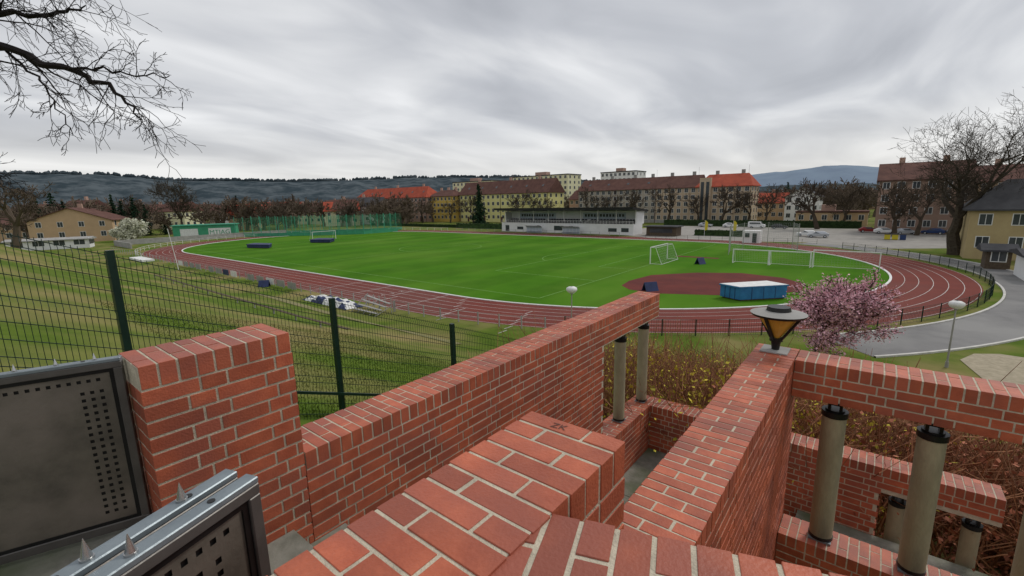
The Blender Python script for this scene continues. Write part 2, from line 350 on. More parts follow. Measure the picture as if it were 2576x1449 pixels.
# ---------------------------------------------------------------- mesh fence (near)
def ftop(s): return H-(.06+.392*s)
e=empty("green_mesh_fence");b=MB()
ss=[1.1+2.5*k for k in range(-2,8)]
for s in ss: b.box(-6.54,s-.035,ftop(s)-2.3,-6.46,s+.035,ftop(s)+.06)
b.obj("posts",["gfence"],e)
b=MB()
for s0,s1 in zip(ss,ss[1:]):
    n=50
    for i in range(1,n):
        s=s0+(s1-s0)*i/n;z=ftop(s);w=.0035
        P=[(-6.47,s,z+.03)]
        for q in (.0,.62,1.24,1.86): P+=[(-6.47,s,z-q),(-6.44,s,z-q-.05),(-6.47,s,z-q-.1)]
        b.tube(P,[w]*len(P),3,cap=False)
    for q in (0,.1,.25,.4,.62,.72,.88,1.06,1.24,1.34,1.5,1.68,1.86,1.96):
        b.bar((-6.465,s0,ftop(s0)-q),(-6.465,s1,ftop(s1)-q),.008)
    b.bar((-6.42,s0,ftop(s0)-1.5),(-6.42,s1,ftop(s1)-1.5),.04)
b.obj("wire_mesh",["gfence"],e)
def post_fence(name,pts,h,mp,ph=.05,rails=(0.95,.5),rw=.03,wires=0):
    e=empty(name);b=MB()
    for x,y in pts:
        z=tz(x,y);b.box(x-ph/2,y-ph/2,z,x+ph/2,y+ph/2,z+h)
    b.obj("posts",[mp],e);b=MB()
    for (x0,y0),(x1,y1) in zip(pts,pts[1:]):
        z0,z1=tz(x0,y0),tz(x1,y1)
        for r in rails: b.bar((x0,y0,z0+h*r),(x1,y1,z1+h*r),rw)
        for i in range(wires):
            t=(i+.5)/wires;x=x0+(x1-x0)*t;y=y0+(y1-y0)*t;z=z0+(z1-z0)*t
            b.bar((x,y,z+.05),(x,y,z+h*.95),.012)
    b.obj("rails",[mp],e);return e
post_fence("green_track_fence",arc(44.6,-68,48,38),1.25,"gfence",.07,(.97,.6,.25,.05),.02,14)
post_fence("track_barrier",arc(44.6,-90,-70,8),1.05,"greyc",.08,(.95,.5),.025)
post_fence("track_barrier",[(-34.75-2.2*i,25.3) for i in range(52)],1.05,"greyc",.08,(.95,.5),.025)
post_fence("track_barrier",[(CLx+45*math.cos(math.radians(a)),CY+45*math.sin(math.radians(a))) for a in range(-90,-270,-4)],1.0,"white",.07,(.95,.5),.04)
post_fence("track_barrier",[(-118+3*i,115.2) for i in range(22)],1.0,"greyc",.07,(.95,.5),.04)
post_fence("car_park_railing",[(-46+2.6*i,111.5) for i in range(15)],1.0,"gfence",.05,(.95,.5,.1),.02,0)
b=MB()
for i in range(15):
    n=-96+2.9*i
    if i in(4,9):continue
    b.box(n,25.18,.15,n+2.1,25.22,.95,[0,2,2,2,0,2,2,1][i%8])
b.obj("advertising_banners",["white","navy","greyc"])
b=MB();b.box(-168,30,0,-167.7,78,1.5);b.box(-168,29.7,0,-150,30,1.4);b.obj("concrete_wall",["greyc"])
# ---------------------------------------------------------------- lamps
def street_lamp(x,y,h,z=0):
    e=empty("street_lamp",(x,y,z));b=MB();b.cyl(0,0,0,.35,.09,.08,12);b.cyl(0,0,.35,h-.35,.05,.035,12);b.cyl(0,0,h-.35,h-.25,.07,.10,14);b.obj("pole",["greyc"],e)
    b=MB()
    P=[(0,0,h-.25),(0,0,h-.18),(0,0,h-.05),(0,0,h+.08),(0,0,h+.16),(0,0,h+.19)];b.tube(P,[.17,.28,.36,.34,.2,.05],20);b.obj("globe",["white"],e,smooth=True)
street_lamp(-15.2,25.0,4.25,0);street_lamp(3.85,35,3.75,0)
b=MB();b.tube([(-88.8,23.2,0),(-88.9,22.6,6.8)],[.06,.045],8);b.obj("flag_pole",["white"])
b=MB();b.tube([(7.0,34,0),(7.15,34,2.3)],[.06,.05],8);b.obj("wooden_post",["wood"])
def bench_row(n0,n1,s,name="long_bench"):
    e=empty(name);b=MB();c=MB();n=n0
    while n<n1:
        z=tz(n,s);b.box(n-.025,s-.04,z-.1,n+.025,s+.04,z+.32)
        z2=tz(n+3,s)
        if n+3<=n1: c.bar((n,s,z+.34),(n+3,s,z2+.34),.2,.035)
        n+=3
    b.obj("legs",["greyc"],e);c.obj("seat",["wood"],e)
bench_row(-58,-22,13.0)
# ---------------------------------------------------------------- sports furniture
def goal(x,y,w,h,dep,ang,mk="white"):
    e=empty("football_goal",(x,y,0),ang);b=MB();t=.12
    b.box(-t/2,0,0,t/2,t,h);b.box(-t/2,w-t,0,t/2,w,h);b.box(-t/2,t,h-t,t/2,w-t,h)
    for yy in (t/2,w-t/2):
        b.bar((0,yy,h-.05),(dep*.45,yy,h-.1),.05);b.bar((dep*.45,yy,h-.1),(dep,yy,.05),.05);b.bar((0,yy,.04),(dep,yy,.04),.05)
    b.bar((dep,t/2,.05),(dep,w-t/2,.05),.05);b.bar((dep*.45,t/2,h-.1),(dep*.45,w-t/2,h-.1),.04);b.obj("frame",[mk],e)
    b=MB();k=int(w/.35)
    for i in range(k+1):
        yy=t/2+(w-t)*i/k;b.bar((dep*.45,yy,h-.1),(dep,yy,.05),.010);b.bar((0,yy,h-.05),(dep*.45,yy,h-.1),.010)
    for i in range(7):
        q=i/7;b.bar((dep*(.45+.55*q),0,(h-.1)*(1-q)+.05),(dep*(.45+.55*q),w,(h-.1)*(1-q)+.05),.010)
    b.obj("net",["net"],e)
goal(-27.0,67.4,7.32,2.6,1.8,0);goal(-127.0,66.3,7.32,2.5,-1.8,0)
for x,w in ((-12.05,4.9),(-6.9,5.1),(.6,7.35)): goal(x,74.6+random.uniform(-.2,.2),w,2.15 if w<7 else 2.5,1.6,math.radians(90))
def mat_block(name,P,z0,z1,ms,lid=.12):
    e=empty(name);cx=sum(p[0] for p in P)/4;cy=sum(p[1] for p in P)/4
    def lay(f,z0,z1,m,nm):
        q=[(cx+(x-cx)*f,cy+(y-cy)*f) for x,y in P];b=MB()
        b.add([(x,y,z0) for x,y in q]+[(x,y,z1) for x,y in q],[(0,3,2,1),(4,5,6,7)]+[(i,(i+1)%4,4+(i+1)%4,4+i) for i in range(4)]);b.obj(nm,[m],e)
    lay(.97,z0+.12,z1-lid,ms[0],"body");lay(1.02,z1-lid,z1,ms[0],"cover_edge");lay(1.0,z1+.001,z1+.03,ms[1],"cover");lay(.9,z0,z0+.12,"wood","pallet")
    b=MB()
    for t in (.25,.5,.75):
        for i in range(4):
            x=P[i][0]*(1-t)+P[(i+1)%4][0]*t;y=P[i][1]*(1-t)+P[(i+1)%4][1]*t;x=cx+(x-cx)*.975;y=cy+(y-cy)*.975;b.box(x-.02,y-.02,z0+.12,x+.02,y+.02,z1-lid)
    b.obj("seams",["navy"],e)
mat_block("high_jump_mat",[(-11.9,47.9),(-9.8,46.9),(-6.3,50.6),(-8.4,51.9)],.02,1.4,("blue","white"))
mat_block("landing_mat",[(-124,49.2),(-121,46.2),(-114,48.6),(-118,51)],.02,.9,("navy","navy"))
mat_block("landing_mat",[(-123,66),(-120,61.8),(-114.5,64.6),(-118,68)],.02,.9,("navy","navy"))
b=MB();b.box(-119,23.0,.0,-109.5,25,.35);b.obj("sandpit_cover",["white"])
def aboard(x,y,a,w=1.5,h=.95):
    e=empty("folding_board",(x,y,0),a);b=MB();b.bar((0,-.5,0),(0,-.0,h),w,.05);b.bar((0,.5,0),(0,0,h),w,.05);b.obj("panels",["navy"],e)
aboard(-18.9,47.5,.9);aboard(-20.6,71,1.1,1.3);aboard(-60,24.4,.9,1.2,.8)
b=MB();nx,ny=26,12
vs=[];fs=[]
for j_ in range(ny+1):
    for i in range(nx+1):
        u,v=i/nx,j_/ny;x=-47.5+8.4*u;y=22.9+2.1*v
        hgt=(math.sin(math.pi*u)*math.sin(math.pi*v))**.45*.75
        vs.append((x,y,.03+tz(x,y)+hgt*(.75+.6*noise.noise(Vector((x*1.4,y*1.9,3))))))
for j_ in range(ny):
    for i in range(nx): fs.append((j_*(nx+1)+i,j_*(nx+1)+i+1,(j_+1)*(nx+1)+i+1,(j_+1)*(nx+1)+i))
b.v=vs
for f in fs:
    b.f.append(f);q=vs[f[0]];b.m.append(0 if noise.noise(Vector((q[0]*.8,q[1]*1.2,7)))>-.05 else 1);b.r.append(.5)
b.obj("tarpaulin_mat",["white","navy"],smooth=False)
e=empty("timing_stand");b=MB()
for i in range(5):
    x=-38+i*.9;b.bar((x,22.8,.0),(x,24.8,.0+1.5-.2*i),.05);b.bar((x,24.8,0),(x,24.8,1.5),.05)
for k in range(4): b.bar((-38,23.2+.5*k,.3+.33*k),(-34.4,23.2+.5*k,.3+.2*k),.25,.05)
b.obj("frame",["greyc"],e)
e=empty("throwing_cage");b=MB();pc=[(-20,85),(-21,90),(-20,95.5),(-16.5,99),(-12.5,100),(-11,95)]
for x,y in pc: b.cyl(x,y,0,5,.06,.06,8)
b.obj("posts",["greyc"],e);b=MB()
for (x0,y0),(x1,y1) in zip(pc,pc[1:]):
    for i in range(14):
        t=i/14;b.bar((x0+(x1-x0)*t,y0+(y1-y0)*t,.1),(x0+(x1-x0)*t,y0+(y1-y0)*t,4.8),.016)
    for k in range(12): b.bar((x0,y0,.2+.42*k),(x1,y1,.2+.42*k),.016)
b.obj("net",["net"],e)
# ---------------------------------------------------------------- buildings
def building(name,x0,x1,y0,dep,eave,ridge,wm,rm,floors,cols,hip=0,rot=0,win=(1.3,1.5),sidecols=3,chim=3,flat=False,base=None,gable_front=False,frame="white",z0=0):
    cx=(x0+x1)/2;w=(x1-x0)
    e=empty(name,(cx,y0,z0),rot);b=MB();hw=w/2
    b.box(-hw,0,0,hw,dep,eave)
    if not flat and hip==0:
        if gable_front: b.add([(-hw,.003,eave),(hw,.003,eave),(0,.003,ridge),(-hw,dep-.003,eave),(hw,dep-.003,eave),(0,dep-.003,ridge)],[(0,1,2),(3,5,4)])
        else: b.add([(-hw+.003,0,eave),(-hw+.003,dep,eave),(-hw+.003,dep/2,ridge),(hw-.003,0,eave),(hw-.003,dep,eave),(hw-.003,dep/2,ridge)],[(0,1,2),(3,5,4)])
    b.obj("walls",[wm],e)
    b=MB();o=.6
    if flat: b.box(-hw-.2,-.2,eave,hw+.2,dep+.2,eave+.5)
    elif gable_front:
        for sx in (-1,1):
            b.add([(0,-o,ridge+.15),(sx*(hw+o),-o,eave-.25),(sx*(hw+o),dep+o,eave-.25),(0,dep+o,ridge+.15),(0,-o,ridge-.05),(sx*(hw+o),-o,eave-.45),(sx*(hw+o),dep+o,eave-.45),(0,dep+o,ridge-.05)],[(0,1,2,3),(4,7,6,5),(0,4,5,1),(1,5,6,2),(3,2,6,7)])
    else:
        hx=hip
        b.add([(-hw-o,-o,eave-.1),(hw+o,-o,eave-.1),(hw+o,dep+o,eave-.1),(-hw-o,dep+o,eave-.1),(-hw-o+hx,dep/2,ridge),(hw+o-hx,dep/2,ridge),
               (-hw-o,-o,eave+.12),(hw+o,-o,eave+.12),(hw+o,dep+o,eave+.12),(-hw-o,dep+o,eave+.12)],
              [(3,2,1,0),(0,1,7,6),(1,2,8,7),(2,3,9,8),(3,0,6,9),(6,7,5,4),(8,9,4,5),(7,8,5),(9,6,4)])
    b.obj("roof",[rm],e)
    b=MB();g=MB();ww,wh=win;fh=(eave-.6)/floors
    for f in range(floors):
        zc=.9+fh*f+(fh-wh)/2
        for c in range(cols):
            x=-hw+w*(c+.5)/cols
            b.box(x-ww/2-.1,-.04,zc-.1,x+ww/2+.1,.02,zc+wh+.1);g.box(x-ww/2,-.06,zc,x-.04,.0,zc+wh);g.box(x+.04,-.061,zc,x+ww/2,.0,zc+wh)
        for c in range(sidecols):
            y=dep*(c+.5)/sidecols
            b.box(hw-.02,y-ww/2-.1,zc-.1,hw+.04,y+ww/2+.1,zc+wh+.1);g.box(hw-.0,y-ww/2,zc,hw+.06,y+ww/2,zc+wh)
    b.obj("window_frames",[frame],e);g.obj("windows",["glass"],e)
    b=MB()
    if base: b.box(-hw-.05,-.05,0,hw+.05,-.001,1.2)
    if not flat:
        for i in range(chim):
            x=-hw+w*(i+.5)/chim+random.uniform(-2,2)*(w/60);b.box(x-.6,dep/2-.4+.8,ridge-1.6,x+.6,dep/2+1.2,ridge+1.4)
            if i%2: b.bar((x+2,dep/2,ridge-.3),(x+2,dep/2,ridge+3),.06)
    else:
        b.box(-hw*.3,dep*.3,eave+.5,hw*.1,dep*.6,eave+2.5)
    if b.v: b.obj("chimneys",["pinkw" if not base else base],e)
    if w>30 and not flat:
        b=MB()
        for i in range(int(w/14)+1):
            x=-hw+.4+(w-.8)*i/int(w/14);b.box(x-.08,-.16,0,x+.08,-.02,eave)
        for i in range(int(w/11)):
            x=-hw+w*(i+.5)/int(w/11)+.5;b.box(x-.6,-.08,.1,x+.6,-.065,2.5)
        b.obj("downpipes_and_doors",["rbrown"],e)
        b=MB();sl=(ridge-eave)/(dep/2+.6)
        for i in range(int(w/9)):
            x=-hw+w*(i+.5)/int(w/9);y=dep*.22
            z=eave+.12+sl*(y+.6);b.add([(x-.5,y-.5,z-.5*sl+.06),(x+.5,y-.5,z-.5*sl+.06),(x+.5,y+.5,z+.5*sl+.06),(x-.5,y+.5,z+.5*sl+.06)],[(0,1,2,3)])
        b.obj("skylights",["glass"],e)
    return e
building("apartment_block",-256,-190,164,12,13,19,"pinkw","rred",4,20,hip=5)
building("yellow_town_house",-191,-174,167,12,13.2,16.5,"ochre","rbrown",4,6,hip=4)
building("apartment_block",-173,-117,172,13,13.5,20,"yellow","rbrown",4,18)
building("panel_apartment_block",-222,-188,215,14,22.5,0,"pale","rdark",7,10,flat=True)
building("panel_apartment_block",-172,-134,216,14,23.5,0,"pale","rdark",8,12,flat=True)
building("brown_roof_house",-117,-106,190,14,10,14.5,"pinkw","rbrown",3,4)
building("apartment_block",-108.5,-72,184,13,13.6,18.6,"cream","rbrown",5,13,chim=4,base="greyc")
building("apartment_block",-71.9,-56,183.5,13,13.6,18.6,"beige","rbrown",5,6,chim=2,base="greyc")
building("apartment_block",-55.9,-37,183,13.5,13.6,18.4,"beige","rred",5,7,chim=2,hip=3,base="greyc")
b=MB();b.box(-54.5,181.6,0,-50.5,183,17);b.box(-54,181.5,1,-52.9,181.7,15.5,1);b.box(-52.1,181.5,1,-51,181.7,15.5,1);b.obj("stair_tower",["beige","glass"])
building("panel_apartment_block",-127,-106,240,14,24.5,0,"whitew","rdark",8,8,flat=True)
building("white_house",-29,-18,203,12,9.3,12.6,"whitew","rdark",3,4,gable_front=True,chim=1)
building("red_roof_house",-40,-30,210,10,7,11,"tan","rred",2,4,chim=1)
building("low_shop",-22,-3,178,9,4.2,0,"tan","rbrown",1,6,flat=True)
building("town_house",-1,16,150,16,13,17.5,"brownw","rbrown",4,6,chim=2)
building("town_house",17,30,152,14,12,16,"tan","rbrown",4,5,chim=2)
building("yellow_house",10.4,24,96,10,7.2,11.6,"yellowd","rdark",2,4,hip=4.5,chim=1)
building("garden_shed",11.2,13.5,84,3,2.4,3.2,"wood","rdark",1,1,chim=0,sidecols=1)
building("garage_shed",13.2,18,74,6,2.8,3.4,"whitew","rdark",1,2,chim=0,sidecols=1)
building("tan_house",-212,-191,26,16,7,10.8,"tan","rbrown",2,4,gable_front=True,rot=math.radians(62),chim=1)
building("tan_house",-240,-216,12,14,5.8,8.0,"tan","rbrown",2,6,rot=math.radians(66),chim=2)
building("blue_cart_shed",-178,-162,17,5,2.4,3,"whitew","greyc",1,4,rot=math.radians(70),chim=0,win=(2.2,1.6))
rng=random.Random(5)
for i in range(44):
    az=math.radians(rng.uniform(-87,-56));d=rng.uniform(235,560);w=rng.uniform(11,22);x=d*math.sin(az);y=d*math.cos(az)
    ev=rng.uniform(6,9.5)
    building("town_house",x-w/2,x+w/2,y,10,ev,ev+4.5,rng.choice(["whitew","tan","beige","pale","cream","pinkw"]),rng.choice(["rred","rbrown","rbrown","rdark"]),2,4,rot=math.radians(45+rng.uniform(-30,30)),chim=1)
for i in range(8):
    az=math.radians(rng.uniform(-12,6));d=rng.uniform(250,420);w=rng.uniform(12,22);x=d*math.sin(az);y=d*math.cos(az)
    building("town_house",x-w/2,x+w/2,y,10,8,12,rng.choice(["whitew","tan","cream"]),rng.choice(["rred","rbrown","rdark"]),2,4,chim=1)
# ---------------------------------------------------------------- grandstand
e=empty("grandstand",(-76.3,119,0));b=MB();hw=23.6
b.box(-hw,0,0,hw,6,2.9);b.box(-hw,5,2.9,hw,7,6.8);b.box(-hw,1.8,2.9,-hw+.3,5,6.4);b.box(hw-.3,1.8,2.9,hw,5,6.4)
b.obj("walls",["whitew"],e)
b=MB()
for i in range(3): b.box(-hw+.4,.8+i*1.1,2.9,hw-.4,1.9+i*1.1,3.0+.30*i,0)
b.obj("tiers",["greyc"],e)
b=MB()
for i in range(3):
    for k in range(44):
        if k in(14,29):continue
        x=-hw+1.1+k*1.03;y=1.0+i*1.1;z=3.02+.30*i;b.box(x,y,z,x+.8,y+.4,z+.3);b.box(x,y+.4,z,x+.8,y+.47,z+.55)
b.obj("seats",["rdark"],e)
b=MB();b.add([(-hw-1,-3.0,7.75),(hw+1,-3.0,7.75),(hw+1,7.6,6.7),(-hw-1,7.6,6.7),(-hw-1,-3.0,7.15),(hw+1,-3.0,7.15),(hw+1,7.6,6.3),(-hw-1,7.6,6.3)],[(0,1,2,3),(4,7,6,5),(0,4,5,1),(1,5,6,2),(2,6,7,3),(3,7,4,0)])
b.obj("roof",["black"],e)
b=MB()
for i in range(9): b.box(-hw+.2+i*5.83,1.7,2.9,-hw+.45+i*5.83,1.95,7.0)
b.box(-hw,-.06,2.82,hw,.06,3.0);b.bar((-hw,.0,3.8),(hw,0,3.8),.08);b.bar((-hw,.0,3.4),(hw,0,3.4),.06)
for i in range(48): b.box(-hw+i,-.03,3.0,-hw+.06+i,.03,3.8)
b.obj("posts_and_railing",["white"],e)
b=MB()
for x,w,z in ((-22,1.6,2.1),(-17,2.5,1.7),(-9,1.2,2.2),(-2.5,3.5,2.2),(3,1.2,2.2),(16,2.6,1.8),(20,2.2,1.9)): b.box(x,-.05,.15 if w<2 else .8,x+w,.0-.002,z)
b.obj("doors_and_windows",["glass"],e)
b=MB();b.box(-19.5,4.88,4.1,-5,4.99,6.0);b.box(5,4.88,4.1,19,4.99,6.0);b.obj("press_box_panels",["skyblue"],e)
b=MB()
for i in range(13): b.box(-18.8+i*1.02,4.8,4.8,-18.1+i*1.02,4.87,5.6);b.box(5.6+i*1.02,4.8,4.8,6.3+i*1.02,4.87,5.6)
b.obj("press_box_windows",["glass"],e)
def dugout(x,y):
    e=empty("team_dugout",(x,y,0));b=MB()
    for k in range(6): b.tube([(-3+k*1.2,1.5,0),(-3+k*1.2,1.5,1.6),(-3+k*1.2,1.0,2.2),(-3+k*1.2,0,2.3)],[.05]*4,6)
    b.obj("hoops",["white"],e);b=MB();b.add([(-3,1.5,.0),(3,1.5,.0),(3,1.5,1.6),(-3,1.5,1.6),(3,1,2.2),(-3,1,2.2),(3,0,2.3),(-3,0,2.3)],[(0,1,2,3),(3,2,4,5),(5,4,6,7)]);b.obj("shell",["skyblue"],e)
    b=MB();b.box(-2.9,.7,.35,2.9,1.2,.45);b.obj("bench",["navy"],e)
dugout(-85,115.6);dugout(-71.5,115.6)
b=MB();b.box(-49,119,0,-41,123,2.4,0);b.box(-49.5,118.2,2.4,-40.5,123.5,2.65,1);b.box(-48,118.9,.9,-42,118.99,2,1);b.obj("refreshment_kiosk",["wood","rdark"])
b=MB();b.box(-23,108.6,0,-19.6,111,2.6);b.box(-22.5,108.5,1.2,-21.6,108.59,2.1,1);b.box(-21,108.5,.1,-20.2,108.59,2.1,1);b.obj("site_cabin",["whitew","glass"])
for x in (-34.5,-27.8):
    e=empty("yellow_flag",(x,121,0));b=MB();b.cyl(0,0,0,4.2,.04,.03,6);b.obj("pole",["white"],e);b=MB();b.add([(0,0,1.6),(.7,0,1.8),(.75,.1,3.6),(.3,0,4.1),(0,0,4.1)],[(0,1,2,3,4)]);b.obj("cloth",["yel"],e)
e=empty("green_hut",(-176,55,0),math.radians(60));b=MB();b.box(-9,0,0,9,5,4.2);b.box(-9.4,-.5,4.2,9.4,5.4,4.5,1);b.box(-7,-.06,.8,-2,-.001,3.2,2);b.box(1,-.06,.8,7.5,-.001,3.2,2);b.obj("walls",["teal","tealp","white"],e)
c=bpy.data.curves.new("lettering","FONT");c.body="MTJAG";c.size=2.0;c.materials.append(M["teal"]);o=bpy.data.objects.new("lettering",c);o.location=(1.2,-.08,1.2);o.rotation_euler=(R90,0,0);o.parent=e;COL.objects.link(o)
e=empty("green_ball_net");b=MB();nn=MB()
pp=[(-170,62),(-158,71),(-147,80),(-137,90),(-137,104)]
for (x0,y0),(x1,y1) in zip(pp,pp[1:]):
    for off in (0,9):
        for i in range(5):
            t=i/5;b.cyl(x0+(x1-x0)*t-off,y0+(y1-y0)*t+off,0,6.6,.09,.09,6)
        for k in range(14): nn.bar((x0-off,y0+off,.2+.45*k),(x1-off,y1+off,.2+.45*k),.035)
        for i in range(26):
            t=i/26;nn.bar((x0+(x1-x0)*t-off,y0+(y1-y0)*t+off,0),(x0+(x1-x0)*t-off,y0+(y1-y0)*t+off,6.3),.03)
        nn.add([(x0-off,y0+off,0),(x1-off,y1+off,0),(x1-off,y1+off,1.1),(x0-off,y0+off,1.1)],[(0,1,2,3)])
b.obj("poles",["tealp"],e);nn.obj("net",["teal"],e)
# ---------------------------------------------------------------- vehicles
def car(name,x,y,rot,mk,van=False):
    e=empty(name,(x,y,.02),rot);b=MB();w=.88
    if van: pr=[(-2.4,.35),(2.3,.35),(2.4,.8),(2.25,1.1),(1.6,1.25),(1.1,1.95),(-2.3,2.0),(-2.4,1.9)]
    else: pr=[(-2.1,.32),(2.1,.32),(2.18,.62),(2.05,.82),(1.1,.95),(.45,1.42),(-1.2,1.46),(-1.95,1.0),(-2.15,.9)]
    n=len(pr);tw=lambda z:w if z<1.0 else w-.16*(z-1.0)/.45*(1 if not van else .3)
    b.add([(px,-tw(pz),pz) for px,pz in pr]+[(px,tw(pz),pz) for px,pz in pr],[tuple(range(n)),tuple(range(n,2*n))[::-1]]+[(i,n+i,n+(i+1)%n,(i+1)%n) for i in range(n)])
    b.obj("body",[mk],e,bevel=.05)
    b=MB()
    for sg in (-1,1):
        y2=sg*(w-.135)
        if van: b.add([(-1.9,sg*(w+.005),1.25),(1.3,sg*(w+.005),1.25),(1.0,sg*(w-.04),1.8),(-1.9,sg*(w-.04),1.8)],[(0,1,2,3)])
        else: b.add([(-1.7,sg*(w+.012),1.0),(.95,sg*(w+.012),1.0),(.42,y2,1.37),(-1.15,y2,1.38)],[(0,1,2,3)])
    b.add([(1.13,-.72,.97),(1.13,.72,.97),(.5,.62,1.40),(.5,-.62,1.40)],[(0,1,2,3)]) if not van else b.add([(1.65,-.75,1.27),(1.65,.75,1.27),(1.15,.7,1.9),(1.15,-.7,1.9)],[(0,1,2,3)])
    b.obj("windows",["glass"],e)
    b=MB()
    for wx in (-1.35,1.35):
        for sg in (-1,1): b.tube([(wx,sg*.70,.33),(wx,sg*.90,.33)],[.33,.33],16);b.tube([(wx,sg*.90,.33),(wx,sg*.915,.33)],[.2,.18],12,1)
    b.obj("wheels",["rubber","silver"],e)
    b=MB();b.box(2.08,-.8,.62,2.19,-.45,.76);b.box(2.08,.45,.62,2.19,.8,.76);b.obj("headlights",["white"],e)
car("parked_car",-11.0,128.5,math.radians(185),"silver");car("parked_car",-13.6,131.5,math.radians(185),"whitew")
car("parked_car",-2,150,math.radians(10),"carr");car("parked_car",10.2,148,math.radians(170),"carb");car("parked_car",5.2,146,math.radians(15),"silver")
car("parked_car",1.2,147,math.radians(12),"whitew");car("parked_car",14.6,148,math.radians(8),"silver")
car("parked_van",-30,160,math.radians(0),"whitew",True);car("parked_car",-46,162,0,"silver");car("parked_car",-38,161,0,"whitew");car("parked_car",-23.5,158,.2,"rdark")
for i,m in enumerate(("yel","yel","carb")):
    b=MB();x=1.6+1.3*i;b.box(x-.5,127.6,.1,x+.5,128.7,1.15);b.box(x-.55,127.5,1.15,x+.55,128.8,1.28,1);b.cyl(x-.35,128.8,0,.2,.1,.1,8,1);b.obj("recycling_bin",[m,"rdark"])
def hedge(name,x0,x1,y,w,h):
    b=MB();b.box(x0,y,0,x1,y+w,h*.92)
    for i in range(int((x1-x0)*26)):
        b.quad((random.uniform(x0,x1),random.choice((y,y,random.uniform(y,y+w))),random.uniform(0,1)**.5*h),random.uniform(.3,.6))
    b.obj(name,["hedge"])
hedge("hedge",-62,-4,166.5,1.5,2.2);hedge("hedge",0,22,168,1.5,2.2);hedge("hedge",-130,-101,127,1.5,2.0);hedge("hedge",-38,-26,124.5,1.2,1.6);hedge("hedge",-190,-104,128.5,1.2,1.2)
# ---------------------------------------------------------------- trees
def rv(r): return Vector((r.gauss(0,1),r.gauss(0,1),r.gauss(0,1)))
def branch(b,p,d,L,r,lev,mx,R,up=.06,wob=.16,spr=.55,minr=.01,tips=None,kids=(2,3),lat=2,shr=.72,m=0):
    n=5 if lev==0 else (4 if lev<3 else 3);pts=[p];rads=[r];q=p;dd=d
    for i in range(n):
        dd=(dd+rv(R)*wob*.6+Vector((0,0,up))).normalized();q=q+dd*(L/n);pts.append(q);rads.append(max(minr,r*(1-.42*(i+1)/n)))
    b.tube(pts,rads,7 if lev==0 else (5 if lev<3 else 3),m,cap=False,r=R.random())
    if tips is not None and lev>=mx-1: tips.extend(pts[1:])
    if lev>=mx: return
    for k in range(R.randint(*kids)+(1 if lev==0 else 0)):
        nd=(dd+rv(R).normalized()*spr*R.uniform(.7,1.3)).normalized()
        branch(b,q,nd,L*shr*R.uniform(.75,1.15),rads[-1]*.82,lev+1,mx,R,up,wob,spr,minr,tips,kids,lat,shr,m)
    for k in range(lat if lev>0 else max(0,lat-1)):
        i=R.randint(max(1,n//2),n-1) if lev==0 else R.randint(1,n-1)
        ax=(pts[i+1]-pts[i]).normalized();sd=ax.cross(rv(R)).normalized()
        nd=(ax*.55+sd*.85).normalized()
        branch(b,pts[i],nd,L*shr*R.uniform(.55,.9),rads[i]*.5,lev+1,mx,R,up,wob,spr,minr,tips,kids,lat,shr,m)
def bare_tree(name,x,y,h,seed,mx=6,trunk=.28,z=0,mm="twig",minr=.018,spr=.6,wide=1.,rf=.028,**k):
    R=random.Random(seed);b=MB();L=h*trunk
    branch(b,Vector((0,0,-.3)),Vector((R.uniform(-.05,.05),0,1)),L,h*rf,0,mx,R,minr=minr,spr=spr,**k)
    top=max(v[2] for v in b.v);s=h/top
    b.v=[(a*s*wide,c*s*wide,d*s) for a,c,d in b.v]
    o=b.obj(name,[mm]);o.location=(x,y,z);return o
bare_tree("bare_tree",10.0,101,25,3,7,.25,mm="bark",minr=.016,spr=.74,lat=1,shr=.79,wide=1.2,rf=.034)
bare_tree("bare_tree",-203,56,21,8,6,.3,mm="bark",minr=.05,lat=1,shr=.76,spr=.7)
bare_tree("bare_tree",-80,5.0,9.5,91,6,.2,z=tz(-80,5)-.2,minr=.016,spr=.8,lat=1,mm="dtree")
tp=[]
for sd in (21,22,23): tp.append(bare_tree("bare_tree",0,0,12,sd,5,.24,minr=.042,mm="twig",lat=1,shr=.78,spr=.72,rf=.034))
def inst(k,x,y,h):
    t=tp[k%3]
    if k<3: o=t
    else: o=bpy.data.objects.new("bare_tree",t.data);COL.objects.link(o)
    o.location=(x,y,0);s=h/12;o.scale=(s,s,s);o.rotation_euler=(0,0,random.uniform(0,6.28))
for i,(x,y,h) in enumerate(((-97,174,15.5),(-62,171,15),(-44,172,14.5),(-30,172,14),(-88,172,13),(-76,174,14),(-115,160,15),(-127,163,14),(-152,160,14),(-166,158,13),(-183,155,14),(-206,152,14),(-222,150,15),(-238,148,13),(-14,160,15),(-9,174,14),(-53,176,12),(3,138,13),(7,143,15),(17,138,14),(22,118,16),(-104,150,11),(-36,176,13),(-232,120,13),(-215,105,12))):
    inst(i,x,y,h)
def mass(name,items,src,mk):
    V=[];F=[];off=0
    sv=[np.array([v.co[:] for v in o.data.vertices]) for o in src]
    sf=[[tuple(p.vertices) for p in o.data.polygons] for o in src]
    for i,(x,y,h) in enumerate(items):
        k=i%len(src);a=random.uniform(0,6.28);s=h/12;c,s_=math.cos(a),math.sin(a);P=sv[k]
        Q=np.stack([(P[:,0]*c-P[:,1]*s_)*s*1.15+x,(P[:,0]*s_+P[:,1]*c)*s*1.15+y,P[:,2]*s],1)
        V.append(Q);F.extend([tuple(q+off for q in f) for f in sf[k]]);off+=len(P)
    V=np.concatenate(V);me=bpy.data.meshes.new(name);me.from_pydata(V.tolist(),[],F);me.materials.append(M[mk]);o=bpy.data.objects.new(name,me);COL.objects.link(o)
lt=[]
for sd in (31,32,33): lt.append(bare_tree("tmp",0,0,12,sd,4,.2,minr=.06,spr=.75,lat=2,shr=.76))
items=[];rng=random.Random(9)
